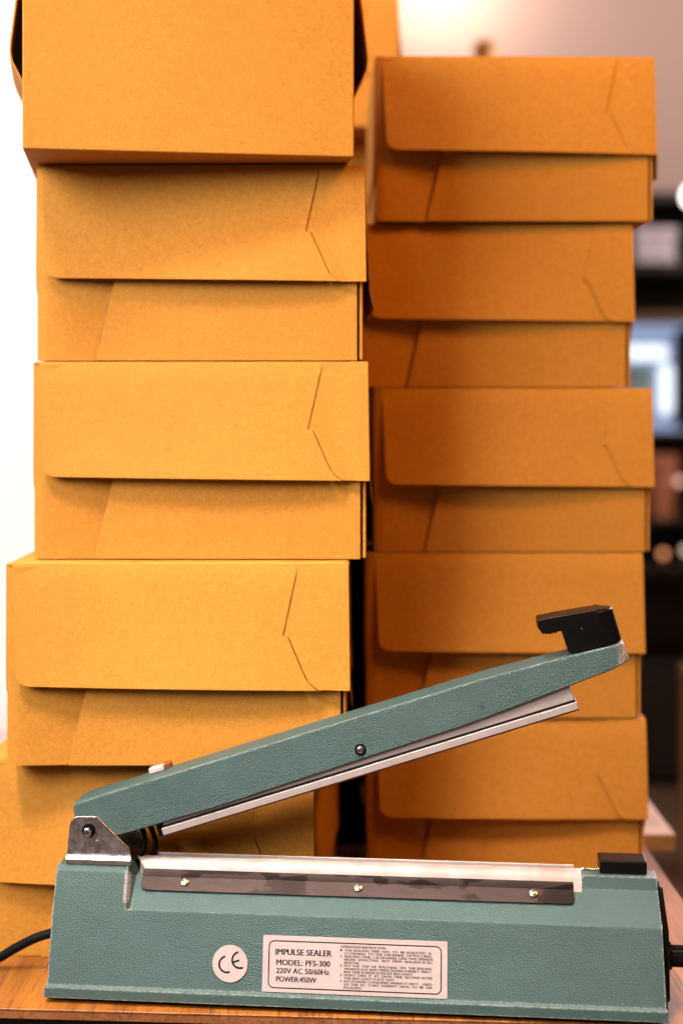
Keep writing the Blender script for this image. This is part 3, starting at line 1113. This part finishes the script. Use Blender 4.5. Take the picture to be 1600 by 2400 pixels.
ce = flat_poly('approval_sticker', [(.0119 * math.cos(2 * math.pi * i / 40), .0119 * math.sin(2 * math.pi * i / 40)) for i in range(40)], 0, .00025, M['label'], S)
ce.matrix_local = face @ Matrix.Translation((.1262, .0176, .0004)) @ Matrix.Rotation(R(19), 4, 'Z')
for cx, nm in ((-.0022, 'letter'), (.0070, 'letter')):
    pts = [(cx + .0051 * math.cos(R(a)), .0051 * math.sin(R(a)) + .0002) for a in range(92, 270, 8)]
    pts = [(cx + .0006, .0053)] + pts + [(cx + .0006, -.0049)]
    strip(nm, pts, .00125, .00026, .00034, M['ink'], ce)
    if cx > 0:
        strip('letter_bar', [(cx - .0050, .0002), (cx - .0003, .0002)], .00118, .00027, .00035, M['ink'], ce)

# ------------------------------------------------------------------ the blurred room behind, right
DB = 4.3
pm = DB / F


def bxp(px, dz=0):
    return (px - 800) * pm


def bz(py):
    return CAM_Z - (py - 950) * pm


cab = thing('shelf_unit', 'tall black open shelf unit far behind at the right edge', 'shelf', (bxp(1440), DB, FLOOR))


def cbox(name, px0, px1, py0, py1, y0, y1, mat, parent, bevel=.004):
    ox, oy, oz = parent.location
    return box(name, bxp(px0) - ox, bxp(px1) - ox, y0, y1, bz(py1) - oz, bz(py0) - oz, mat, parent, bevel)


cab_l = bxp(1380)
cbox('back_panel', 1390, 1830, 455, 1826, .36, .38, M['cabinet'], cab)
cbox('side_panel', 1380, 1392, 448, 1826, 0, .38, M['cabinet'], cab)
cbox('side_panel', 1828, 1840, 448, 1826, 0, .38, M['cabinet'], cab)
cbox('top_board', 1392, 1828, 448, 470, 0, .36, M['cabinet'], cab)
for y0, y1, mt in ((615, 640, 'cabinet'), (732, 758, 'board'), (1012, 1024, 'cabinet'), (1216, 1230, 'cabinet'), (1326, 1345, 'cabinet'), (1560, 1575, 'cabinet')):
    cbox('shelf', 1392, 1828, y0, y1, .002, .36, M[mt], cab)
cbox('lower_door', 1393, 1609, 1580, 1820, -.016, -.001, M['cabinet'], cab)
cbox('lower_door', 1612, 1827, 1580, 1820, -.016, -.001, M['cabinet'], cab)
cbox('plinth', 1392, 1828, 1822, 1842, .02, .36, M['cabinet'], cab)

g = thing('storage_box', 'grey mauve storage box with lid on the upper shelf, blurred', 'box', (bxp(1545), DB + .05, bz(615)))
cbox('carton', 1497, 1592, 552, 615, 0, .2, M['grey'], g)
cbox('lid', 1493, 1596, 528, 551, -.006, .206, M['grey'], g)

d = thing('display_case', 'bright blue white lit glass display case on the middle shelf', 'display case', (bxp(1530), DB + .02, bz(1012)))
cbox('back_panel', 1462, 1612, 768, 1006, .16, .17, M['lit'], d)
cbox('top_board', 1462, 1612, 758, 768, 0, .17, M['lit'], d)
cbox('base', 1462, 1612, 1004, 1011, 0, .17, M['lit'], d)
cbox('inner_panel', 1470, 1548, 856, 980, .10, .15, M['teal_grey'], d)
for nm, a, b, c_, e in (('light_tube', 1474, 1580, 806, 842), ('light_tube', 1556, 1590, 850, 972)):
    cbox(nm, a, b, c_, e, .04, .08, M['tube'], d, .02)

lamp = thing('globe_lamp', 'glowing white globe lamp at the right edge before the dark shelf', 'lamp', (bxp(1592), DB - .18, bz(480)))
lathe('globe', [(0, -.035)] + [(.035 * math.cos(R(a)), .035 * math.sin(R(a))) for a in range(-75, 80, 15)] + [(0, .035)], M['globe'], lamp, n=20)
lathe('cap', [(0, .030), (.014, .030), (.012, .06), (0, .06)], M['cabinet'], lamp, n=16)
lathe('pendant_rod', [(0, .06), (.004, .06), (.004, 2.2), (0, 2.2)], M['cabinet'], lamp, n=8)


def pot(label, px, py_base, hpx, rpx, mat, cat='pot', dy=.05):
    p = thing('flower_pot' if cat == 'pot' else 'round_tin', label, cat, (bxp(px), DB + dy, bz(py_base)))
    r_, h_ = rpx * pm, hpx * pm
    if cat == 'pot':
        lathe('vessel', [(0, 0), (r_ * .7, 0), (r_ * .95, h_ * .8), (r_, h_ * .8), (r_, h_), (r_ * .85, h_), (r_ * .8, h_ * .7), (0, h_ * .7)], mat, p)
    else:
        lathe('vessel', [(0, 0), (r_ * .8, 0), (r_, h_ * .3), (r_, h_ * .6), (r_ * .7, h_ * .9), (0, h_)], mat, p)
        lathe('lid_knob', [(0, h_ * .97), (r_ * .2, h_), (r_ * .2, h_ * 1.1), (0, h_ * 1.15)], mat, p)
    return p


# things on the two shelves below the display case
pot('orange terracotta pot on the shelf below the lit display case', 1556, 1216, 150, 42, M['terracotta'])


def glint_stand_in(label, px, py, py_base, col, dy):  # glowing ball on a stem, added in place of a highlight
    p = thing('glint_stand_in', label, 'stand-in glint', (bxp(px), DB + dy, bz(py_base)))
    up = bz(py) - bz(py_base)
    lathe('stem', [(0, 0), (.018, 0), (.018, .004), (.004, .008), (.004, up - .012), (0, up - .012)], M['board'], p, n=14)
    o = lathe('glow_ball', [(0, -.012)] + [(.012 * math.cos(R(a)), .012 * math.sin(R(a))) for a in range(-60, 70, 20)] + [(0, .012)], col, p, n=14)
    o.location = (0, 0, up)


glint_stand_in('small pinkish glowing stand-in for a glint at the right edge, below the terracotta pot', 1592, 1128, 1216, M['glint_pink'], .0)
glint_stand_in('small orange glowing stand-in for a glint on the dark shelf below the terracotta pot', 1553, 1298, 1326, M['glint_orange'], .0)
glint_stand_in('small cream glowing stand-in for a glint at the right edge beside the orange one', 1606, 1290, 1326, M['glint_cream'], .0)
b_ = tube('wooden_spoon', [(bxp(1500), DB + .06, bz(1214)), (bxp(1545), DB + .07, bz(1170)), (bxp(1588), DB + .08, bz(1118))], .012, M['tan'])
b_['label'] = 'tan wooden rod leaning diagonally on the shelf below the terracotta pot'
b_['category'] = 'rod'
b_.name = 'wooden_rod'

# stool at the right edge
DS = 3.2
sx = (1588 - 800) * DS / F
sz = CAM_Z - (1612 - 950) * DS / F
s_ = thing('wooden_stool', 'tan wooden stool cut off by the right edge, blurred', 'stool', (sx + .225, DS + .15, FLOOR))
box('seat', -.15, .15, -.15, .15, sz - FLOOR - .03, sz - FLOOR, M['tan'], s_, .008)
for a in (-1, 1):
    for b in (-1, 1):
        box('leg', a * .13 - .018, a * .13 + .018, b * .13 - .018, b * .13 + .018, 0, sz - FLOOR - .03, M['tan'], s_, .003)

# turned wooden post whose knob shows over the right stack
DK = 2.7
kx, kz = (1137 - 800) * DK / F, CAM_Z + (950 - 92) * DK / F
k_ = thing('wooden_coat_stand', 'honey brown knob of a wooden stand peeping over the right stack', 'coat stand', (kx, DK, FLOOR))
H_ = kz - FLOOR
lathe('pole', [(0, .04), (.018, .04), (.016, H_ - .06), (0, H_ - .06)], M['honey'], k_, n=14)
lathe('knob', [(0, H_ - .062), (.012, H_ - .06), (.010, H_ - .05), (.020, H_ - .036), (.024, H_ - .022), (.019, H_ - .006), (0, H_)], M['honey'], k_, n=18)
lathe('foot', [(0, 0), (.16, 0), (.15, .02), (.03, .045), (0, .045)], M['honey'], k_, n=24)
